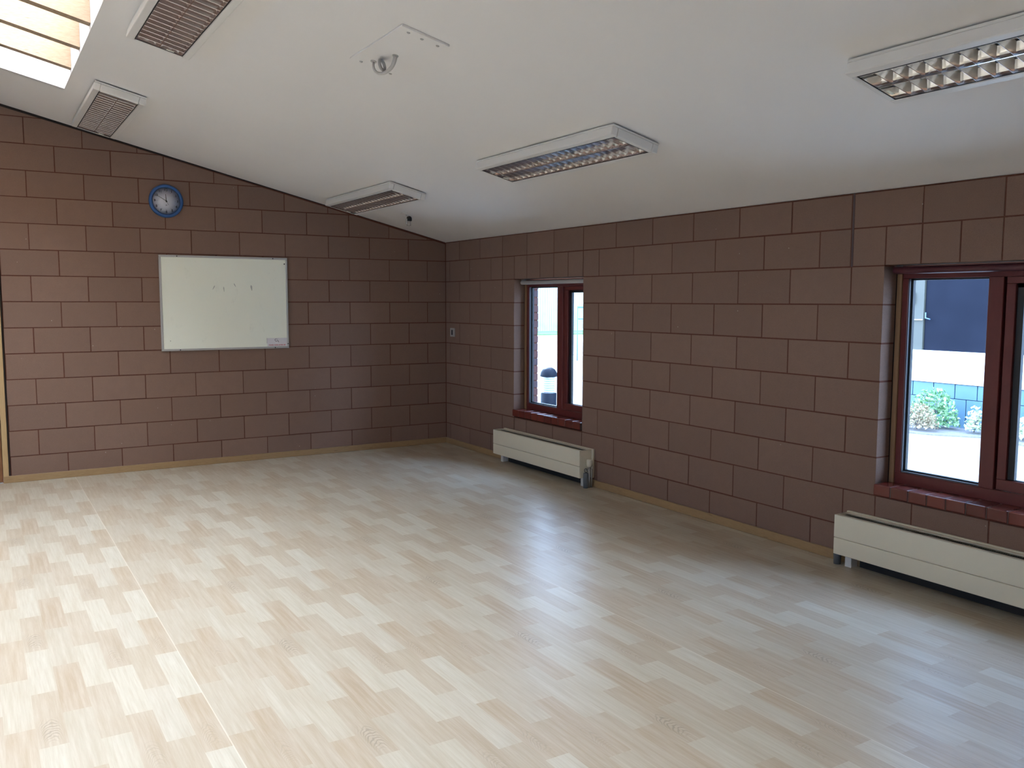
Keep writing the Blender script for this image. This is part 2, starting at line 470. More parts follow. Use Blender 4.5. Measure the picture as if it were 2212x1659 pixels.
Y1a, Y1b = W1; Y2a, Y2b = W2
for y0, y1, z0, z1 in [(Y1b+0.005, 0.0, 0, ZE-0.002), (Y1a-0.0, Y1b+0.005, 0, ZS-0.005), (Y1a-0.005, Y1b+0.005, ZH+0.005, ZE-0.002),
                       (Y2b+0.005, Y1a-0.005, 0, ZE-0.002), (Y2a-0.005, Y2b+0.005, 0, ZS-0.005), (Y2a-0.005, Y2b+0.005, ZH+0.005, ZE-0.002),
                       (YA, Y2a-0.005, 0, ZE-0.002)]:
    box(core, co, 0.115, y0, y1, z0, z1)
join(bm, core, 1)
box(bm, 0.0015, 0.02, KY(23)-0.0055, KY(23)+0.0075, 1.80, ZE-0.002, mi=2)
wr = obj('wall_right', bm, [M_block, M_mortar, M_mastic]); tag(wr, kind='structure')

# outer brick leaf with toothed brick edges at the openings
bm = bmesh.new()
XO0, XO1 = 0.19, 0.28
for y0, y1, z0, z1 in [(Y1b+0.006, 0.115, -0.15, ZE), (Y1a-0.006, Y1b+0.006, -0.15, 0.50), (Y1a-0.006, Y1b+0.006, 1.80, ZE),
                       (Y2b+0.006, Y1a-0.006, -0.15, ZE), (Y2a-0.006, Y2b+0.006, -0.15, 0.50), (Y2a-0.006, Y2b+0.006, 1.80, ZE),
                       (YA-0.3, Y2a-0.006, -0.15, ZE)]:
    box(bm, XO0+0.004, XO1-0.004, y0, y1, z0, z1, mi=1)
for yb, sgn in ((Y1b, 1), (Y1a, -1), (Y2b, 1), (Y2a, -1)):
    for i in range(18):
        z0 = 0.50 + 0.075*i
        if z0 > 1.78: break
        e = random.uniform(-0.003, 0.003)
        y0, y1 = (yb+e, yb+0.10) if sgn > 0 else (yb-0.10, yb+e)
        box(bm, XO0, XO1, y0, y1, z0+0.005, min(z0+0.070, 1.80), 0.004)
tag(obj('wall_outside', bm, [M_outbrick, M_mortar]), kind='structure')
# cavity closer between the leaves
bm = bmesh.new()
for y0, y1 in ((Y1b+0.012, 0.118), (Y2b+0.012, Y1a-0.012), (YA, Y2a-0.012)):
    box(bm, 0.125, XO0-0.002, y0, y1, 0.0, ZE-0.01)
for y0, y1 in (W1, W2):
    box(bm, 0.125, XO0-0.002, y0-0.012, y1+0.012, 0.0, ZS-0.01); box(bm, 0.125, XO0-0.002, y0-0.012, y1+0.012, ZH+0.005, ZE-0.01)
tag(obj('trim_2', bm, M_gap), kind='structure')

# ------------------------------------------------------------------ left and rear walls (with glazed openings)
bm = bmesh.new()
LW = [(-8.6, -6.8), (-5.6, -3.8)]
ys = [YR]
prev = YR
for a, b in sorted(LW):
    box(bm, XL-0.25, XL, prev, a, 0, ZE); box(bm, XL-0.25, XL, a, b, 0, 0.9); box(bm, XL-0.25, XL, a, b, 1.95, ZE); prev = b
box(bm, XL-0.25, XL, prev, 0.0, 0, ZE)
tag(obj('wall_left', bm, M_block), kind='structure')
bm = bmesh.new()
RW = (-9.9, -8.9)
pr = [(XL-0.25, 0), (RW[0], 0), (RW[0], zc(RW[0])+0.02), (XL-0.25, ZE+0.02)]
prism(bm, pr, 'y', YR-0.25, YR)
prism(bm, [(RW[1], 0), (0.12, 0), (0.12, ZE), (XR, zc(XR)+0.02), (RW[1], zc(RW[1])+0.02)], 'y', YR-0.25, YR)
prism(bm, [(RW[0], 2.1), (RW[1], 2.1), (RW[1], zc(RW[1])+0.02), (RW[0], zc(RW[0])+0.02)], 'y', YR-0.25, YR)
tag(obj('wall_rear', bm, M_block), kind='structure')
def simple_window(name, axis, a, b, z0, z1, c, n):
    root = empty(name, (0, 0, 0)); tag(root, kind='structure')
    f = bmesh.new(); g = bmesh.new()
    def bx(m, u0, u1, w0, w1, d0, d1):
        if axis == 'y': box(m, c+d0, c+d1, u0, u1, w0, w1, 0.003)
        else: box(m, u0, u1, c+d0, c+d1, w0, w1, 0.003)
    bx(f, a, b, z0, z0+0.06, -0.14, -0.06); bx(f, a, b, z1-0.06, z1, -0.14, -0.06)
    for i in range(n+1):
        u = a + (b-a)*i/n
        u0, u1 = (u, u+0.06) if i == 0 else ((u-0.06, u) if i == n else (u-0.04, u+0.04))
        bx(f, u0, u1, z0+0.06, z1-0.06, -0.14, -0.06)
    bx(g, a+0.05, b-0.05, z0+0.05, z1-0.05, -0.104, -0.098)
    obj('window_frame', f, M_frame, root); obj('pane', g, M_glass, root)
    return root
for i, (a, b) in enumerate(LW):  # unseen left windows, added to brighten the ceiling
    simple_window('window_%d' % (i+4), 'y', a, b, 0.9, 1.95, XL, 2)
    portal((XL-0.2, (a+b)/2, 1.425), (1, 0, 0), 1.5, 1.05)
simple_window('window_7', 'x', RW[0], RW[1], 0.0, 2.1, YR, 2)  # unseen rear window, added for ceiling bounce and reflections
portal(((RW[0]+RW[1])/2, YR-0.2, 1.05), (0, 1, 0), RW[1]-RW[0], 2.1)

# ------------------------------------------------------------------ ceiling with the ridge skylight
SX0 = -3.836; SX1 = -5.15; SY0, SY1 = -7.6, -1.29
bm = bmesh.new()
def slab(x0, x1, y0, y1, t=0.16):
    prism(bm, [(x0, zc(x0)), (x1, zc(x1)), (x1, zc(x1)+t), (x0, zc(x0)+t)], 'y', y0, y1)
def slabR(x0, x1, y0, y1):   # right pitch, may reach past the eaves
    z = lambda x: ZE - SL*x
    prism(bm, [(x0, z(x0)), (x1, z(x1)), (x1, z(x1)+0.16), (x0, z(x0)+0.16)], 'y', y0, y1)
def slabL(x0, x1, y0, y1):
    z = lambda x: ZE + SL*(x-XL)
    prism(bm, [(x0, z(x0)), (x1, z(x1)), (x1, z(x1)+0.16), (x0, z(x0)+0.16)], 'y', y0, y1)
slabR(SX0, 0.0, YR-0.3, 0.12); slabR(SX1, SX0, YR-0.3, SY0); slabR(SX1, SX0, SY1, 0.12); slabR(XR, SX1, YR-0.3, 0.12)
slabL(XL-0.3, XR, YR-0.3, 0.12)
bmesh.ops.remove_doubles(bm, verts=list(bm.verts), dist=1e-5)
prism(bm, [(0.0, ZE), (0.34, ZE-0.0), (0.34, ZE+0.12), (0.0, ZE+0.16)], 'y', YR-0.3, 0.35)
tag(obj('ceiling', bm, M_ceil), kind='structure')

sk = empty('window_3'); tag(sk, kind='structure')
bm = bmesh.new(); WD = 0.30
zl = zc(SX0)
zb_ = zc(SX1)
box(bm, SX0+0.001, SX0+0.05, SY0-0.05, SY1+0.05, zl+0.012, zl+WD+0.03)
box(bm, SX1-0.05, SX1-0.001, SY0-0.05, SY1+0.05, zb_+0.012, zb_+WD+0.03)
for y0, y1 in ((SY1+0.001, SY1+0.05), (SY0-0.05, SY0-0.001)):
    prism(bm, [(SX0, zl), (SX1, zb_), (SX1, zb_+WD+0.03), (SX0, zl+WD+0.03)], 'y', y0, y1)
obj('skylight_lining', bm, M_lining, sk)
ry = [(-1.765, -1.838)]
y = -2.378
while y > SY0+0.2: ry.append((y+0.037, y-0.037)); y -= 0.577
for y0, y1 in ry:
    bm = bmesh.new(); o_ = 0.030; x0, x1 = SX1+0.001, SX0-0.001
    prism(bm, [(x0, zc(x0)+o_), (x1, zc(x1)+o_), (x1, zc(x1)+0.26), (x0, zc(x0)+0.26)], 'y', y1, y0)
    obj('rafter', bm, M_rafter, sk)
bm = bmesh.new(); x0, x1 = SX1-0.04, SX0+0.045
prism(bm, [(x0, ZE-SL*x0+0.285), (x1, ZE-SL*x1+0.285), (x1, ZE-SL*x1+0.291), (x0, ZE-SL*x0+0.291)], 'y', SY0-0.04, SY1+0.04)
obj('pane', bm, M_sky_glass, sk)
portal(((SX0+SX1)/2, (SY0+SY1)/2, zc((SX0+SX1)/2)+0.31), (-math.sin(TH), 0, -math.cos(TH)), (SX0-SX1)/math.cos(TH), SY1-SY0)

# ------------------------------------------------------------------ windows in the right wall
def red_window(name, ya, yb, posts, sashes, zsill):
    """ya < yb; posts and casements given as distances from yb towards ya"""
    root = empty(name); tag(root, kind='structure')
    FX0, FX1 = 0.128, 0.186; GX = 0.166
    yo, yi = yb-0.028, ya+0.028           # frame outside edges inside the battens
    zb, zt = zsill-0.002, 1.795
    b = bmesh.new()
    box(b, 0.118, 0.19, yb-0.032, yb-0.0005, zb, 1.797, 0.002); box(b, 0.118, 0.19, ya+0.0005, ya+0.032, zb, 1.797, 0.002)
    obj('batten', b, M_batten, root)
    f = bmesh.new()
    ZB, ZT = 0.600, 1.722                 # sight lines of the fixed light
    stile = 0.036
    box(f, FX0, FX1, yi+0.004, yo-0.004, zb, ZB-0.012, 0.003)
    box(f, FX0, FX1, yi+0.004, yo-0.004, ZT+0.004, zt, 0.003)
    box(f, FX0, FX1, yo-0.004-stile, yo-0.004, ZB-0.012, ZT+0.004, 0.002)
    box(f, FX0, FX1, yi+0.004, yi+0.004+stile, ZB-0.012, ZT+0.004, 0.002)
    # sloped bead under the glass
    obj('window_frame', f, M_frame, root)
    ends = []
    for p0, p1 in posts:
        m = bmesh.new(); box(m, FX0-0.001, FX1-0.001, yb-p1, yb-p0, ZB-0.013, ZT+0.005, 0.003); obj('mullion', m, M_frame, root)
    # fixed light
    g0, g1 = yo-0.004-stile, yb-posts[0][0]
    gk = bmesh.new()
    for y0, y1, z0, z1 in ((g0-0.014, g0, ZB-0.012, ZT+0.004), (g1, g1+0.004, ZB-0.012, ZT+0.004), (g1, g0, ZB-0.012, ZB+0.004), (g1, g0, ZT-0.006, ZT+0.004)):
        box(gk, GX-0.010, GX+0.012, y0, y1, z0, z1)
    obj('gasket', gk, M_gasket, root)
    sp = bmesh.new()
    box(sp, GX-0.030, GX-0.012, g0-0.004, g0-0.001, ZB-0.010, ZT+0.002); box(sp, GX-0.030, GX-0.012, g1+0.002, g0-0.002, ZB-0.0115, ZB-0.004)
    obj('glazing_bead', sp, M_spacer, root)
    pn = bmesh.new(); box(pn, GX-0.002, GX+0.002, g1+0.001, g0-0.001, ZB-0.01, ZT+0.002); obj('pane', pn, M_glass, root)
    for s0, s1 in sashes:
        y1, y0 = yb-s0, yb-s1
        s = bmesh.new(); SXa, SXb = 0.136, 0.182
        box(s, SXa, SXb, y0, y1, 0.590, 0.648, 0.003); box(s, SXa, SXb, y0, y1, 1.690, 1.7245, 0.002); box(s, SXb-0.008, SXb+0.006, y0-0.011, y0+0.012, 0.587, 1.7255); box(s, SXb-0.008, SXb+0.006, y1-0.012, y1+0.011, 0.587, 1.7255); box(s, SXb-0.008, SXb+0.006, y0, y1, 1.715, 1.7265)
        box(s, SXa, SXb, y1-0.050, y1, 0.648, 1.690, 0.003); box(s, SXa, SXb, y0, y0+0.050, 0.648, 1.690, 0.003)
        so = obj('sash', s, M_frame, root)
        gk = bmesh.new()
        box(gk, GX-0.012, GX+0.012, y1-0.085, y1-0.050, 0.648, 1.690); box(gk, GX-0.012, GX+0.012, y0+0.050, y0+0.070, 0.648, 1.690)
        box(gk, GX-0.012, GX+0.012, y0+0.05, y1-0.05, 1.668, 1.690); box(gk, GX-0.012, GX+0.012, y0+0.05, y1-0.05, 0.648, 0.652)
        obj('gasket', gk, M_gasket, so)
        pn = bmesh.new(); box(pn, GX-0.002, GX+0.002, y0+0.06, y1-0.06, 0.650, 1.688); obj('pane', pn, M_glass, so)
    # quarry tile sill
    s = bmesh.new(); y = yb+0.003; n = round((yb-ya)/0.112); wd = (yb-ya+0.006)/n
    zt_ = zsill
    for i in range(n):
        a1 = yb+0.003-wd*i; a0 = a1-wd
        box(s, -0.020, 0.128, a0+0.0025, a1-0.0025, zt_-0.066, zt_, 0.006, 2)
    box(s, -0.015, 0.16, ya-0.001, yb+0.001, zt_-0.064, zt_-0.003, mi=1)
    obj('window_sill', s, [M_tile, M_grout], root)
    portal((0.34, (ya+yb)/2, 1.16), (-1, 0, 0), yb-ya, 1.25)
    return root
red_window('window_1', W1[0], W1[1], [(0.552, 0.640)], [(0.662, 1.090)], 0.531)
red_window('window_2', W2[0], W2[1], [(0.540, 0.622), (1.26, 1.30)], [(0.632, 1.250)], 0.522)

# roller blinds, one in each window head
def blind(name, y0, y1, zc_, r, mat, label):
    root = empty(name, (0.06, (y0+y1)/2, zc_)); tag(root, label, 'roller blind')
    L_ = (y1-y0)/2
    b = bmesh.new(); lathe(b, [(r*0.82, -L_+0.0), (r, -L_+0.006), (r, L_-0.006), (r*0.82, L_)], (0, 0, 0), 'y', 24); obj('blind_roll', b, mat, root)
    for sg in (-1, 1):
        b = bmesh.new(); box(b, 0.0, 0.05, sg*(L_-0.001), sg*(L_+0.008), -r*0.5, 1.797-zc_); obj('bracket', b, M_steel if mat is M_blind else M_blindred, root)
    return root
blind('roller_blind', W1[0]+0.012, W1[1]-0.040, 1.7665, 0.0185, M_blind, 'pale grey rolled-up blind at the head of the narrow window near the corner')
blind('roller_blind', W2[0]+0.01, W2[1]-0.02, 1.772, 0.0215, M_blindred, 'dark maroon rolled-up blind at the head of the large right-hand window')

# ------------------------------------------------------------------ skirtings, door
bm = bmesh.new(); box(bm, -4.335, -0.0, -0.019, -0.0005, 0.0, 0.060, 0.003); box(bm, XL, DX0-0.02, -0.019, -0.0005, 0.0, 0.060, 0.003)
tag(obj('baseboard_back', bm, M_skirt), kind='structure')
bm = bmesh.new(); box(bm, -0.018, -0.0005, YR, -0.02, 0.0, 0.060, 0.003)
tag(obj('baseboard_right', bm, M_skirt), kind='structure')
dr = empty('door_1'); tag(dr, kind='structure')
bm = bmesh.new()
box(bm, -4.335, -4.292, -0.016, 0.10, 0.0, 2.012, 0.003); box(bm, -5.165, -5.12, -0.016, 0.10, 0.0, 2.012, 0.003); box(bm, -5.12, -4.335, -0.010, 0.10, 1.97, 2.012, 0.003)
obj('door_frame', bm, M_jamb, dr)
bm = bmesh.new(); box(bm, -4.2915, -4.280, 0.02, 0.10, 0.0, 2.02); obj('shadow_gap', bm, M_gap, dr)
bm = bmesh.new(); box(bm, -5.117, -4.338, 0.006, 0.050, 0.008, 1.967, 0.002); dl = obj('door_leaf', bm, M_door, dr)
bm = bmesh.new(); tube(bm, [(-5.06, 0.006, 1.02), (-5.06, -0.05, 1.02), (-4.96, -0.05, 1.02)], 0.009); lathe(bm, [(0.026, -0.004), (0.026, 0.006)], (-5.06, 0, 1.02), 'y', 20); obj('door_handle', bm, M_alu, dl)
bm = bmesh.new(); box(bm, -5.15, -4.34, -0.01, 0.09, 0.0, 0.006); obj('threshold', bm, M_alu, dr)

# ------------------------------------------------------------------ ceiling light fittings
def light_fitting(x, y, label, first=None, sticker=True):
    if first is not None:
        r = first.copy(); COL.objects.link(r); r.location = (x, y, zc(x)); r['label'] = label
        for ch in first.children:
            c = ch.copy(); COL.objects.link(c); c.parent = r
            for g in ch.children:
                d = g.copy(); COL.objects.link(d); d.parent = c
        return r
    root = empty('ceiling_light', (x, y, zc(x)), (0, TH, 0))
    tag(root, label, 'ceiling light', 'surface-mounted louvred ceiling lights')
    W, L_, H = 0.172, 0.770, 0.072; w2, l2 = 0.1295, 0.742
    b = bmesh.new()
    box(b, -W+0.03, W-0.03, -L_+0.03, L_-0.03, -0.008, -0.0005, mi=1)            # set back from the ceiling
    box(b, -W, W, -L_, L_, -0.020, -0.008, 0.003)
    # chamfered rim
    def rim(x0, x1, y0, y1): box(b, x0, x1, y0, y1, -H, -0.020, 0.006, 2)
    rim(-W, -w2, -L_, L_); rim(w2, W, -L_, L_); rim(-w2, w2, -L_, -l2); rim(-w2, w2, l2, L_)
    obj('housing', b, [M_fit, M_gap], root)
    b = bmesh.new()                                                              # thin black line round the louvre
    e = 0.004
    for x0, x1, y0, y1 in ((-w2, -w2+e, -l2, l2), (w2-e, w2, -l2, l2), (-w2+e, w2-e, -l2, -l2+e), (-w2+e, w2-e, l2-e, l2)):
        box(b, x0, x1, y0, y1, -H+0.001, -H+0.006)
    obj('louvre_trim', b, M_gasket, root)
    b = bmesh.new(); a = w2-0.005; ly = l2-0.005; zt_, zb = -0.030, -H+0.003
    def para(xa, xb, n=6):    # curved mirror from the mouth (xa, zb) up to the lamp slot (xb, zt_)
        pts = []
        for i in range(n+1):
            u = i/n; pts.append((xa+(xb-xa)*(u**1.8), zb+(zt_-zb)*u))
        for p, q in zip(pts, pts[1:]):
            vs = [b.verts.new((p[0], -ly, p[1])), b.verts.new((p[0], ly, p[1])), b.verts.new((q[0], ly, q[1])), b.verts.new((q[0], -ly, q[1]))]
            b.faces.new(vs).smooth = True
    para(-a, -a+0.030); para(a, a-0.030); para(-0.002, -0.030); para(0.002, 0.030)
    vs = [b.verts.new(p) for p in ((-0.002, -ly, zb), (0.002, -ly, zb), (0.002, ly, zb), (-0.002, ly, zb))]; b.faces.new(vs)
    for ye in (-ly, ly):
        vs = [b.verts.new(p) for p in ((-a, ye, zb), (a, ye, zb), (a, ye, zt_), (-a, ye, zt_))]; b.faces.new(vs)
    n = 21; pitch = 2*ly/n
    for i in range(1, n):      # rolled lower edge of each blade
        yy = -ly + pitch*i
        for xa, xb in ((-a, -0.002), (0.002, a)):
            pr = None
            for j in range(5):
                an = math.pi*j/4; cur = (b.verts.new((xa, yy+0.0013*math.cos(an), zb-0.0013*math.sin(an))), b.verts.new((xb, yy+0.0013*math.cos(an), zb-0.0013*math.sin(an))))
                if pr: b.faces.new([pr[0], pr[1], cur[1], cur[0]]).smooth = True
                pr = cur
    for i in range(1, n):
        yy = -ly + pitch*i
        for x0, x1, q0, q1 in ((-a, -0.002, -a+0.030, -0.030), (0.002, a, 0.030, a-0.030)):
            for s in (-1, 1):
                pr = None
                for j in range(5):
                    u = j/4; z = zb+(zt_-zb)*u; off = 0.0012+0.0125*(u**1.8)
                    u8 = u**1.8; xa_, xb_ = x0+(q0-x0)*u8, x1+(q1-x1)*u8
                    cur = (b.verts.new((xa_, yy+s*off, z)), b.verts.new((xb_, yy+s*off, z)))
                    if pr: b.faces.new([pr[0], pr[1], cur[1], cur[0]]).smooth = True
                    pr = cur
    me = obj('louvre', b, M_mirror, root, fix=False)
    for xs in (-0.0645, 0.0645):
        b = bmesh.new(); lathe(b, [(0.009, -ly+0.004), (0.0125, -ly+0.012), (0.0125, ly-0.012), (0.009, ly-0.004)], (xs, 0, -0.0255), 'y', 14)
        obj('lamp_tube', b, M_lamp, root)
    b = bmesh.new(); box(b, -a, a, -ly, ly, -0.0215, -0.0205); obj('reflector', b, M_fit, root)
    b = bmesh.new(); box(b, 0.036, 0.078, ly-0.030, ly-0.014, zb-0.0035, zb-0.0020); obj('sticker', b, M_sticker, root)
    return root
L0 = light_fitting(-1.268, -4.031, 'white louvred ceiling light in the middle of the low row, catching bright reflections')
light_fitting(-1.315, -1.105, 'white louvred ceiling light nearest the dark far corner, beside the small spotlight', L0)
light_fitting(-1.262, -7.086, 'white louvred ceiling light cut off by the right edge of the photo', L0)
light_fitting(-3.528, -1.118, 'white louvred ceiling light against the gable wall below the end of the skylight', L0)
light_fitting(-3.515, -4.080, 'white louvred ceiling light cut off by the top edge, beside the skylight', L0)

# ------------------------------------------------------------------ hook plate on the ceiling
def clocal(x, y):    # empty lying on the ceiling slope
    return (x, y, zc(x))
px, py = -2.594, -4.502
hp = empty('ceiling_plate', clocal(px, py), (0, TH, 0)); tag(hp, 'white painted ceiling board with a hanging loop and ring screwed to it', 'ceiling plate')
bm = bmesh.new(); box(bm, -0.128, 0.128, -0.335, 0.335, -0.013, -0.0005, 0.002); obj('board', bm, M_ceil, hp)
for sx, sy in ((-0.075, -0.295), (0.0, -0.290), (0.085, -0.292), (-0.075, 0.30), (0.098, 0.30)):
    bm = bmesh.new(); lathe(bm, [(0.0, -0.0175), (0.006, -0.017), (0.009, -0.0135), (0.009, -0.0125)], (sx, sy, 0), 'z', 14); obj('screw', bm, M_steel, hp)
bm = bmesh.new()
A = Vector((-0.034, 0.225, -0.012)); B = Vector((0.006, 0.032, -0.012))
pts = []
for i in range(17):
    u = i/16; a = math.pi*u
    c = A.lerp(B, 0.5-0.5*math.cos(a)); c.z = -0.012 - 0.077*(math.sin(a)**0.75)
    c.x += 0.01*math.sin(a)
    pts.append(c)
tube(bm, pts, [0.006+0.005*(i/16) for i in range(17)], 10)
for p in (A, B): lathe(bm, [(0.016, -0.018), (0.016, -0.012)], (p.x, p.y, 0), 'z', 14)
obj('hanging_loop', bm, plain('shade-darkened painted steel', (0.50, 0.49, 0.48), 0.5), hp)  # white paint darkened to stand in for the shade along the loop
bm = bmesh.new(); torus(bm, (-0.018, 0.131, -0.050), 0.027, 0.0084, (0.55, -0.76, 0.33)); obj('ring', bm, plain('shade-darkened white steel', (0.36, 0.36, 0.36), 0.35, 0.2), hp)  # white ring greyed to stand in for its inner shading

# ------------------------------------------------------------------ small spotlight
sx, sy = -0.840, -0.789
sp = empty('spotlight', clocal(sx, sy), (0, 0, 0)); tag(sp, 'tiny spotlight with a dark cap and clear lamp hanging near the far ceiling corner', 'spotlight')
bm = bmesh.new(); prism(bm, [(-0.045, SL*0.045), (0.045, -SL*0.045), (0.045, -SL*0.045-0.006), (-0.045, SL*0.045-0.006)], 'y', -0.018, 0.018); obj('base_plate', bm, M_fit, sp)
bm = bmesh.new(); tube(bm, [(0.0, 0, -0.005), (0.012, 0.0, -0.020), (0.030, 0.0, -0.030)], 0.006); obj('bracket', bm, M_alu, sp)
bm = bmesh.new(); lathe(bm, [(0.006, -0.020), (0.019, -0.025), (0.026, -0.037), (0.027, -0.062), (0.020, -0.070)], (0.034, 0, 0), 'z', 20); obj('lamp_cap', bm, M_black, sp)
bm = bmesh.new(); lathe(bm, [(0.019, -0.068), (0.021, -0.072), (0.021, -0.112), (0.0, -0.114)], (0.030, 0, 0), 'z', 20); obj('lamp_glass', bm, plain('frosted grey lamp glass', (0.42, 0.40, 0.37), 0.15), sp)
bm = bmesh.new(); box(bm, 0.000, 0.008, -0.014, 0.014, -0.100, -0.045, 0.002); obj('lamp_guard', bm, M_alu, sp)

# ------------------------------------------------------------------ clock
ck = empty('wall_clock', (-2.916, 0, 2.507)); tag(ck, 'round blue-rimmed wall clock high on the block wall above the whiteboard', 'clock')
bm = bmesh.new(); lathe(bm, [(0.146, -0.001), (0.152, -0.008), (0.151, -0.022), (0.142, -0.034), (0.130, -0.036), (0.1235, -0.030), (0.1235, -0.020), (0.0, -0.0195)], (0, 0, 0), 'y', 64); obj('clock_rim', bm, M_blue, ck)
bm = bmesh.new(); lathe(bm, [(0.123, -0.0215), (0.0, -0.0222)], (0, 0, 0), 'y', 64); obj('clock_face', bm, M_face, ck)
FR = Matrix(((1, 0, 0, 0), (0, 0, -1, 0), (0, 1, 0, 0), (0, 0, 0, 1)))        # text plane facing -y
for h in range(1, 13):
    a = math.radians(30*h); r_ = 0.100
    text_mesh('numeral', [(str(h), 0.030, Matrix.Translation((r_*math.sin(a), -0.0230, r_*math.cos(a)-0.0)) @ FR)], M_num, ck)
for h in range(12):
    bm = bmesh.new()
    a = math.radians(30*h); r_ = 0.081
    lathe(bm, [(0.002, -0.0222), (0.002, -0.0232)], (r_*math.sin(a), 0, r_*math.cos(a)), 'y', 8)
    obj('hour_mark', bm, M_num, ck)
def hand(name, ang, l, wd, y, tail=0.012):
    b = bmesh.new(); s, c = math.sin(math.radians(ang)), math.cos(math.radians(ang))
    P = lambda u, v: (u*s+v*c, u*c-v*s)
    prism(b, [P(-tail, -wd), P(l, -wd*0.6), P(l, wd*0.6), P(-tail, wd)], 'y', y, y-0.0012)
    return obj(name, b, M_black, ck)
hand('hour_hand', -4, 0.062, 0.0032, -0.0245); hand('minute_hand', -59, 0.080, 0.0024, -0.0265); hand('second_hand', 152, 0.042, 0.0014, -0.0285)
bm = bmesh.new(); lathe(bm, [(0.006, -0.0225), (0.006, -0.030), (0.0, -0.0305)], (0, 0, 0), 'y', 16); obj('hub', bm, M_black, ck)
bm = bmesh.new()
tube(bm, [(-0.007, -0.0228, -0.043), (-0.004, -0.0228, -0.036), (0.0, -0.0228, -0.034), (0.004, -0.0228, -0.036), (0.007, -0.0228, -0.043)], 0.0011, 6); box(bm, -0.001, 0.001, -0.0235, -0.0225, -0.044, -0.037)
obj('emblem', bm, M_num, ck)

# ------------------------------------------------------------------ whiteboard
BX0, BX1, BZ0, BZ1 = -3.000, -1.789, 1.113, 2.013
wbd = empty('whiteboard', ((BX0+BX1)/2, 0, BZ0)); tag(wbd, 'wall-mounted blank whiteboard with aluminium frame and faint marker smudges', 'whiteboard')
hw, hh = (BX1-BX0)/2, BZ1-BZ0; fr = 0.019
bm = bmesh.new(); box(bm, -hw+0.01, hw-0.01, -0.014, -0.002, 0.01, hh-0.01); obj('board_panel', bm, M_board, wbd)
bm = bmesh.new()
box(bm, -hw, hw, -0.021, -0.001, 0, fr, 0.003); box(bm, -hw, hw, -0.021, -0.001, hh-fr, hh, 0.003)
box(bm, -hw, -hw+fr, -0.021, -0.001, fr, hh-fr, 0.003); box(bm, hw-fr, hw, -0.021, -0.001, fr, hh-fr, 0.003)
obj('board_frame', bm, M_alu, wbd)
for bx, bz in ((-0.445, hh-0.010), (0.46, hh-0.010), (hw-0.030, hh-0.060), (-0.44, 0.009), (0.465, 0.009), (hw-0.010, 0.045)):
    bm = bmesh.new(); lathe(bm, [(0.0055, -0.012), (0.0055, -0.0225), (0.0, -0.0235)], (bx, 0, bz), 'y', 12); obj('bolt', bm, M_black, wbd)
M_smudge = plain('grey marker smudge', (0.46, 0.49, 0.45), 0.5)
for bx, bz, lx, lz, tl in ((-0.115, 0.60, 0.006, 0.045, -0.5), (-0.02, 0.585, 0.006, 0.05, 0.1), (0.085, 0.625, 0.006, 0.038, 0.5), (0.245, 0.60, 0.012, 0.055, 0.15), (-0.525, 0.095, 0.006, 0.014, 0)):
    bm = bmesh.new(); n = 14; vs = []
    for i in range(n):
        a = 2*math.pi*i/n; u, v = lx*0.6*math.cos(a)*(1+0.25*math.sin(3*a)), lz*0.5*math.sin(a)
        vs.append((bx+u*math.cos(tl)-v*math.sin(tl), bz+u*math.sin(tl)+v*math.cos(tl)))
    prism(bm, vs, 'y', -0.0141, -0.0144); obj('marker_smudge', bm, M_smudge, wbd)
# laminated notice in the lower right corner
nx1, nx0, nz0, nz1 = hw-fr-0.001, hw-fr-0.198, 0.022, 0.104
bm = bmesh.new(); box(bm, nx0, nx1, -0.0160, -0.0142, nz0, nz1); nt_ = obj('notice', bm, M_paper, wbd); nt_['label'] = 'small laminated notice asking to clean the board'
bm = bmesh.new(); box(bm, nx0-0.006, nx0, -0.0158, -0.0141, nz0+0.03, nz1+0.0, 0.0006); obj('tape', bm, M_alu, nt_)
text_mesh('lettering', [('PLEASE CLEAN AFTER USE', 0.0145, Matrix.Translation(((nx0+nx1)/2, -0.0163, nz0+0.012)) @ FR @ Matrix.Scale(1.0, 4))], M_red, nt_)
cx_, cz_ = nx0+0.088, nz0+0.058
bm = bmesh.new()
tube(bm, [(cx_+0.002, -0.0166, cz_+0.016), (cx_-0.014, -0.0166, cz_+0.008), (cx_-0.010, -0.0166, cz_-0.004), (cx_, -0.0166, cz_-0.010), (cx_+0.010, -0.0166, cz_-0.006), (cx_+0.018, -0.0166, cz_-0.003), (cx_+0.024, -0.0166, cz_-0.010), (cx_+0.022, -0.0166, cz_-0.018)], 0.0022, 6)
tube(bm, [(cx_+0.010, -0.0166, cz_+0.014), (cx_+0.010, -0.0166, cz_+0.006)], 0.0018, 6)
obj('symbol', bm, M_num, nt_)

# ------------------------------------------------------------------ switch by the corner
sw = empty('wall_switch', (0, -0.172, 1.245)); tag(sw, 'small pale wall plate with a dark rocker next to the room corner', 'switch')
bm = bmesh.new(); box(bm, -0.012, -0.0005, -0.050, 0.050, -0.047, 0.047, 0.003, 2); obj('switch_plate', bm, plain('pale steel plate', (0.40, 0.38, 0.36), 0.45, 0.2), sw)
bm = bmesh.new(); box(bm, -0.017, -0.012, -0.016, 0.016, -0.028, 0.028, 0.002); obj('rocker', bm, M_black, sw)

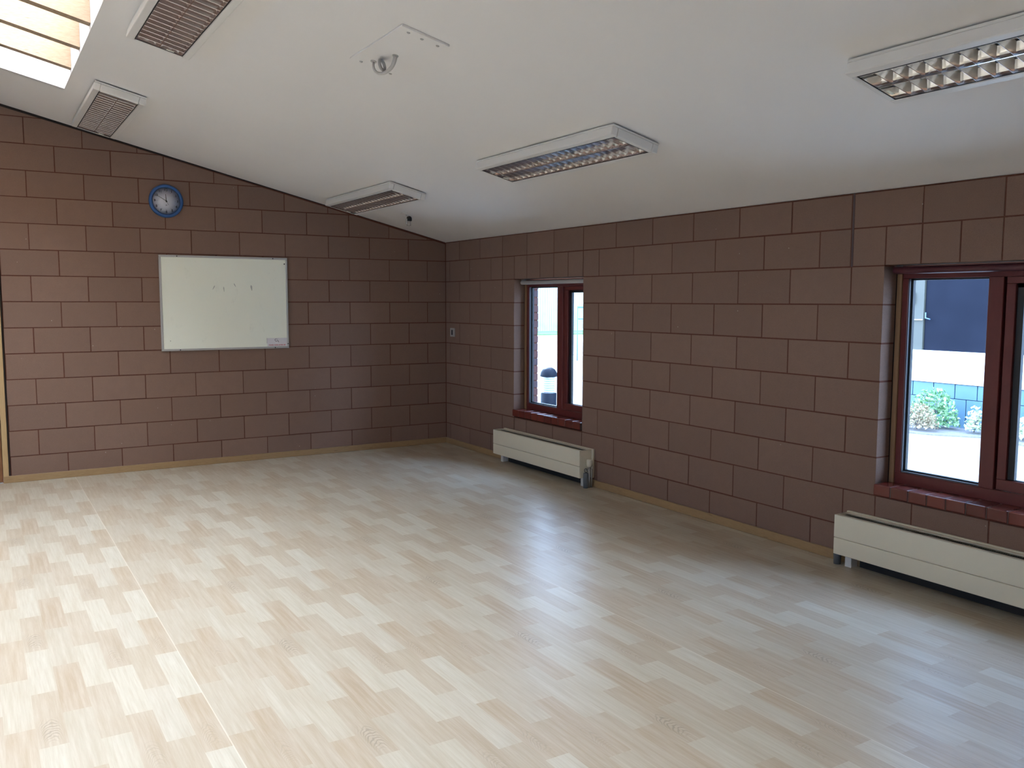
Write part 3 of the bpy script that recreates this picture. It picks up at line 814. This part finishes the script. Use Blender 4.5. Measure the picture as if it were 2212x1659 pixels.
# ------------------------------------------------------------------ radiators
def radiator(y1, y0, label, valve_right):
    """y1 = end nearest the corner, y0 = end nearest the camera"""
    root = empty('convector_radiator', (0, (y0+y1)/2, 0)); tag(root, label, 'radiator', 'low cream convector radiators')
    h = (y1-y0)/2; D = 0.150; zb, zt_ = 0.083, 0.322; zs = 0.184
    b = bmesh.new()
    box(b, -D, -D+0.012, -h, h, zb, zs-0.0012, 0.0025); box(b, -D, -D+0.012, -h, h, zs+0.0012, zt_, 0.0025, 2)    # front panels
    box(b, -D+0.012, -0.022, -h, -h+0.012, zb, zt_, 0.002); box(b, -D+0.012, -0.022, h-0.012, h, zb, zt_, 0.002)   # ends
    box(b, -D+0.012, -D+0.030, -h+0.012, h-0.012, zt_-0.004, zt_-0.0005)                                           # folded top lips
    box(b, -0.060, -0.022, -h+0.012, h-0.012, zt_-0.004, zt_-0.0005)
    obj('casing', b, M_cream, root)
    b = bmesh.new(); box(b, -0.0215, -0.001, -h-0.012, h+0.012, zb-0.008, zt_+0.004, 0.002); obj('back_plate', b, M_cream, root)
    b = bmesh.new(); yy = -h+0.02
    box(b, -D+0.013, -0.03, -h+0.013, h-0.013, zt_-0.045, zt_-0.040)
    while yy < h-0.02:
        box(b, -D+0.028, -0.058, yy, yy+0.0035, zt_-0.024, zt_-0.010); yy += 0.012
    obj('top_grille', b, M_grille, root)
    b = bmesh.new(); box(b, -D+0.02, -0.024, -h+0.02, h-0.02, zb+0.004, zb+0.010); box(b, -0.030, -0.0235, -h+0.10, h-0.10, 0.004, zb+0.004); obj('underside_shade', b, M_dark, root)  # dark back sheet stands in for the shade below the casing
    for yf in (h-0.055, -h+0.055):
        b = bmesh.new(); box(b, -0.080, -0.076, yf-0.022, yf+0.022, 0.0, zb+0.01, 0.001); box(b, -0.076, -0.022, yf-0.022, yf-0.018, 0.002, zb+0.01); obj('foot', b, M_fit, root)
    return root, h
R1, h1 = radiator(-1.297, -2.753, 'short cream convector radiator below the narrow window near the corner', True)
R2, h2 = radiator(-5.345, -7.20, 'long cream convector radiator below the large right-hand window, cut off by the edge', False)
# thermostatic valve and lagged pipe at the near end of the short radiator
bm = bmesh.new(); yv = -h1-0.034
lathe(bm, [(0.016, 0.180), (0.023, 0.186), (0.025, 0.200), (0.024, 0.236), (0.020, 0.246), (0.0, 0.248)], (-0.070, yv, 0), 'z', 18)
obj('valve_head', bm, M_cream, R1)
bm = bmesh.new(); tube(bm, [(-0.070, yv, 0.182), (-0.070, yv, 0.06), (-0.070, yv, 0.0)], 0.008, 10); tube(bm, [(-0.070, yv, 0.150), (-0.072, -h1+0.0, 0.150)], 0.009, 10); tube(bm, [(-0.045, yv, 0.16), (-0.045, yv, 0.0)], 0.007, 10)
obj('pipe', bm, M_steel, R1)
bm = bmesh.new(); lathe(bm, [(0.016, 0.130), (0.022, 0.126), (0.023, 0.05), (0.021, 0.0)], (-0.100, -h1-0.024, 0), 'z', 18); obj('pipe_lagging', bm, M_lag, R1)
bm = bmesh.new(); torus(bm, (-0.098, -h1-0.022, 0.150), 0.016, 0.0022, (1, 0.3, 0)); obj('wire_loop', bm, M_black, R1)
bm = bmesh.new(); lathe(bm, [(0.021, 0.155), (0.023, 0.150), (0.024, 0.06), (0.021, 0.0)], (-0.075, h2+0.026, 0), 'z', 18); obj('pipe_lagging', bm, M_lag, R2)
bm = bmesh.new(); lathe(bm, [(0.018, 0.160), (0.021, 0.166), (0.021, 0.220), (0.0, 0.226)], (-0.060, h2+0.024, 0), 'z', 18); obj('valve_head', bm, M_cream, R2)

# ================================================================== outside
ZG = -0.15
bm = bmesh.new()
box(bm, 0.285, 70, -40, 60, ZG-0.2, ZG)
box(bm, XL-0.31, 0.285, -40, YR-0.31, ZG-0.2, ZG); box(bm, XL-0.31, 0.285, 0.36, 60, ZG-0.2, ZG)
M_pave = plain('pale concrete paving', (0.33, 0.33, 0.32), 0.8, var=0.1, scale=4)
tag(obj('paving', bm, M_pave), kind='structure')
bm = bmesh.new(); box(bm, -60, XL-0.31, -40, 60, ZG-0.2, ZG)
tag(obj('bounce_ground', bm, plain('bright bounce ground', (0.60, 0.57, 0.53), 0.8, var=0.1, scale=4)), kind='structure')  # unseen bright ground added to bounce light up to the ceiling
# building across the courtyard
BX = 7.0
bd = empty('building', (BX, -3.0, ZG)); tag(bd, 'building across the courtyard with white spandrel, blue cladding and dark glazing', 'building')
M_spandrel = plain('white painted spandrel', (0.82, 0.80, 0.76), 0.6, var=0.02)
M_clad = plain('pale blue cladding panel', (0.10, 0.185, 0.26), 0.5, var=0.03, scale=3)
M_darkwin = plain('dark reflective glazing', (0.017, 0.019, 0.028), 0.6, var=0.3, scale=1.5, spec=0.0)
M_beige = plain('beige door frame', (0.080, 0.078, 0.062), 0.6)
bm = bmesh.new()                       # coordinates relative to the root: x from the face, z from the ground
zz = lambda z: z-ZG
box(bm, 0.25, 4.0, -6, 9, 0, zz(3.6)); obj('wall_core', bm, M_dark, bd)
bm = bmesh.new(); box(bm, 0.0, 0.25, -6, 9, zz(0.462), zz(0.905)); obj('spandrel', bm, M_spandrel, bd)
bm = bmesh.new()
yy = 9.0; rows = [(zz(0.462-0.008), zz(0.462-0.205), 0.0), (zz(0.462-0.213), zz(ZG)+0.0, 0.15)]
for zt_, zb, off in rows:
    y = 1.93-0.0+off
    y = -6.0+off
    while y < 9.0:
        box(bm, 0.02, 0.25, y+0.003, min(y+0.312, 9)-0.003, zb, zt_, 0.002); y += 0.318
obj('cladding', bm, M_clad, bd)
bm = bmesh.new(); box(bm, 0.06, 0.25, -6, 1.83, zz(0.905), zz(3.3)); obj('glazing', bm, M_darkwin, bd)
bm = bmesh.new(); box(bm, 0.03, 0.25, 1.84, 2.20, zz(0.905), zz(3.3)); obj('door_frame', bm, M_beige, bd)
bm = bmesh.new(); box(bm, 0.0, 0.02, 1.84, 2.20, zz(1.33), zz(1.342)); box(bm, 0.0, 0.03, -6, 0.62, zz(1.29), zz(1.31)); box(bm, 0.0, 0.03, -6, 0.62, zz(1.10), zz(1.12)); obj('rail', bm, M_spandrel, bd)
bm = bmesh.new(); box(bm, 0.0, 0.03, 1.98, 2.10, zz(1.56), zz(1.72)); obj('sign', bm, plain('blue sign', (0.04, 0.10, 0.20), 0.5), bd)
bm = bmesh.new(); tube(bm, [(0.02, 1.80, zz(1.44)), (0.02, 1.80, zz(1.36)), (0.0, 1.72, zz(1.345))], 0.010); obj('door_handle', bm, plain('pale handle', (0.10, 0.16, 0.24), 0.3), bd)
bm = bmesh.new(); box(bm, 0.0, 4.1, -6.1, 9.1, zz(3.3), zz(6.4)); obj('sky_blocker', bm, M_clad, bd)  # unseen upper block added to keep sky light out of the windows

# planting bed in front of it
def leaf_mat(name, a, b):
    t = NT(name); g = t.n('ShaderNodeNewGeometry').outputs['Random Per Island']
    t.l(t.ramp(g, [(0, a), (1, b)]), t.b.inputs['Base Color']); t.set(Roughness=0.6)
    return t.m
M_leaf = leaf_mat('green leaves', (0.06, 0.22, 0.07), (0.50, 0.70, 0.40))
M_dry = leaf_mat('dry brown foliage', (0.22, 0.15, 0.08), (0.65, 0.56, 0.38))
M_lime = leaf_mat('pale green leaves', (0.45, 0.58, 0.30), (0.80, 0.82, 0.65))
M_soil = plain('bark mulch', (0.22, 0.20, 0.20), 0.9, var=0.6, scale=40)
bm = bmesh.new(); prism(bm, [(5.98, -0.2), (6.0, -1.62), (6.12, -2.0), (6.45, -2.45), (6.25, -3.1), (6.6, -5.5), (6.95, -5.5), (6.95, 6.0), (6.3, 6.0)], 'z', ZG, ZG+0.02)
tag(obj('planting_bed', bm, M_soil), 'dark mulched planting bed at the foot of the building across the courtyard', 'planting bed')
def leaves(bm, c, r, n, size, seed, stretch=(1, 1, 1), lz=0.0):
    rd = random.Random(seed)
    for _ in range(n):
        while True:
            v = Vector((rd.uniform(-1, 1), rd.uniform(-1, 1), rd.uniform(lz, 1)))
            if 0.3 < v.length < 1: break
        p = Vector((c[0]+v.x*r*stretch[0], c[1]+v.y*r*stretch[1], c[2]+v.z*r*stretch[2]))
        q = Vector((rd.uniform(-1, 1), rd.uniform(-1, 1), rd.uniform(-0.2, 1))).normalized()
        a = q.orthogonal().normalized(); b = q.cross(a); s = size*rd.uniform(0.6, 1.3)
        a = (a*math.cos(rd.random()*6)+b*math.sin(rd.random()*6)).normalized(); b = q.cross(a)
        vs = [bm.verts.new(p+a*s), bm.verts.new(p+b*s*0.45+q*s*0.1), bm.verts.new(p-a*s), bm.verts.new(p-b*s*0.45+q*s*0.1)]
        bm.faces.new(vs)
    for v in bm.verts: v.co.z = max(v.co.z, 0.004)
def shrub(name, c, r, n, size, mat, label, seed, stretch=(1, 1, 1), stem_mat=None):
    root = empty(name, (c[0], c[1], ZG+0.022)); tag(root, label, 'shrub')
    b = bmesh.new(); leaves(b, (0, 0, 0.05), r, n, size, seed, stretch); obj('foliage', b, mat, root, fix=False)
    b = bmesh.new(); rd = random.Random(seed)
    for _ in range(7):
        a = rd.uniform(0, 6.28); tube(b, [(0, 0, 0.014), (0.3*r*math.cos(a), 0.3*r*math.sin(a), r*stretch[2]*0.5), (0.6*r*math.cos(a), 0.6*r*math.sin(a), r*stretch[2]*0.8)], [0.008, 0.005, 0.003], 5)
    obj('stem', b, stem_mat or M_soil, root)
shrub('shrub', (6.66, -1.62), 0.41, 1300, 0.032, M_leaf, 'leafy green shrub seen through the left pane of the large window', 3, (0.50, 0.90, 1.25))
shrub('dry_shrub', (6.27, -1.64), 0.22, 1100, 0.022, M_dry, 'low dry brown shrub in front of the green one outside the large window', 4, (0.75, 1.35, 1.5))
shrub('low_shrub', (6.62, -2.22), 0.12, 260, 0.030, M_lime, 'low pale green shrub between the leafy one and the spiky plant outside', 5, (1.2, 0.9, 2.6))
shrub('spiky_plant', (6.60, -2.46), 0.11, 260, 0.045, M_lime, 'pale spiky plant just left of the post of the large window', 6, (0.9, 0.9, 5.2))
shrub('shrub', (6.62, -3.05), 0.30, 500, 0.04, M_lime, 'pale green shrub seen through the casement of the large window', 8, (0.8, 1.5, 0.9))

# bollard light outside the narrow window
bo = empty('bollard_light', (1.640, 0.372, ZG)); tag(bo, 'black dome-topped bollard light outside the narrow window', 'bollard')
M_boll = plain('black powder coat', (0.008, 0.011, 0.018), 0.6, spec=0.15)
bm = bmesh.new(); lathe(bm, [(0.100, 0.0), (0.100, 0.585), (0.094, 0.590)], (0, 0, 0), 'z', 32); obj('post', bm, M_boll, bo)
bm = bmesh.new(); lathe(bm, [(0.104, 0.795), (0.109, 0.800), (0.108, 0.815), (0.100, 0.850), (0.080, 0.885), (0.045, 0.908), (0.0, 0.914)], (0, 0, 0), 'z', 32); obj('dome', bm, M_boll, bo)
M_lens = plain('clear ribbed lens', (0.55, 0.62, 0.68), 0.15)
bm = bmesh.new(); pr = [(0.085, 0.588)]
for i in range(7): z = 0.600+i*0.028; pr += [(0.070, z), (0.098, z+0.009), (0.098, z+0.012), (0.070, z+0.024)]
pr += [(0.085, 0.797)]; lathe(bm, pr, (0, 0, 0), 'z', 32); obj('lens', bm, M_lens, bo)

# far boundary: grass strip, timber boarding, drain line, railing, tree
bm = bmesh.new(); prism(bm, [(10, 28.2), (34, 28.2), (34, 31.9), (10, 31.9)], 'z', ZG, ZG+0.05)
tag(obj('grass', bm, plain('mown grass', (0.10, 0.30, 0.07), 0.9, var=0.4, scale=6)), 'green grass strip at the foot of the far timber fence', 'grass', kind='stuff')
fe = empty('timber_fence', (22, 32, ZG)); tag(fe, 'tall pale vertical-board fence far outside the narrow window', 'fence')
M_fence = plain('weathered pale boards', (0.31, 0.32, 0.30), 0.8, var=0.35, scale=1.5)
bm = bmesh.new(); x = -12.0
while x < 12: box(bm, x, x+0.135, 0, 0.04+random.uniform(0, 0.02), 0, 3.4); x += 0.15
obj('boards', bm, M_fence, fe)
bm = bmesh.new()
for z in (0.5, 1.7, 2.9): box(bm, -12, 12, 0.06, 0.12, z, z+0.1)
obj('rail', bm, M_fence, fe)
bm = bmesh.new(); prism(bm, [(9, 15.9), (9.4, 15.9), (12.6, 14.3), (12.2, 14.2)], 'z', ZG, ZG+0.006)
tag(obj('drain_channel', bm, plain('dark drain grate', (0.03, 0.035, 0.04), 0.6)), 'thin dark drain line across the paving outside the narrow window', 'drain')
ra = empty('railing', (13.5, 12.0, ZG)); tag(ra, 'low metal railing seen through the casement of the narrow window', 'railing')
bm = bmesh.new(); tube(bm, [(-3, 0, 1.56), (3, 0, 1.56)], 0.03, 8); tube(bm, [(-3, 0, 1.22), (3, 0, 1.22)], 0.02, 8); obj('rail', bm, M_clad, ra)
for i in range(5):
    bm = bmesh.new(); tube(bm, [(-3+1.5*i, 0, 0), (-3+1.5*i, 0, 1.56)], 0.02, 8); obj('post', bm, M_clad, ra)
tr = empty('tree', (24.6, 24.2, ZG)); tag(tr, 'green tree branch at the top of the narrow window casement', 'tree')
bm = bmesh.new(); tube(bm, [(0, 0, 0), (0.1, 0, 1.5), (0, 0, 3.2)], [0.16, 0.12, 0.06], 8); obj('trunk', bm, M_soil, tr)
bm = bmesh.new(); leaves(bm, (0, 0, 3.0), 1.6, 2600, 0.10, 11, (1, 1, 1), -0.8); obj('foliage', bm, M_leaf, tr, fix=False)
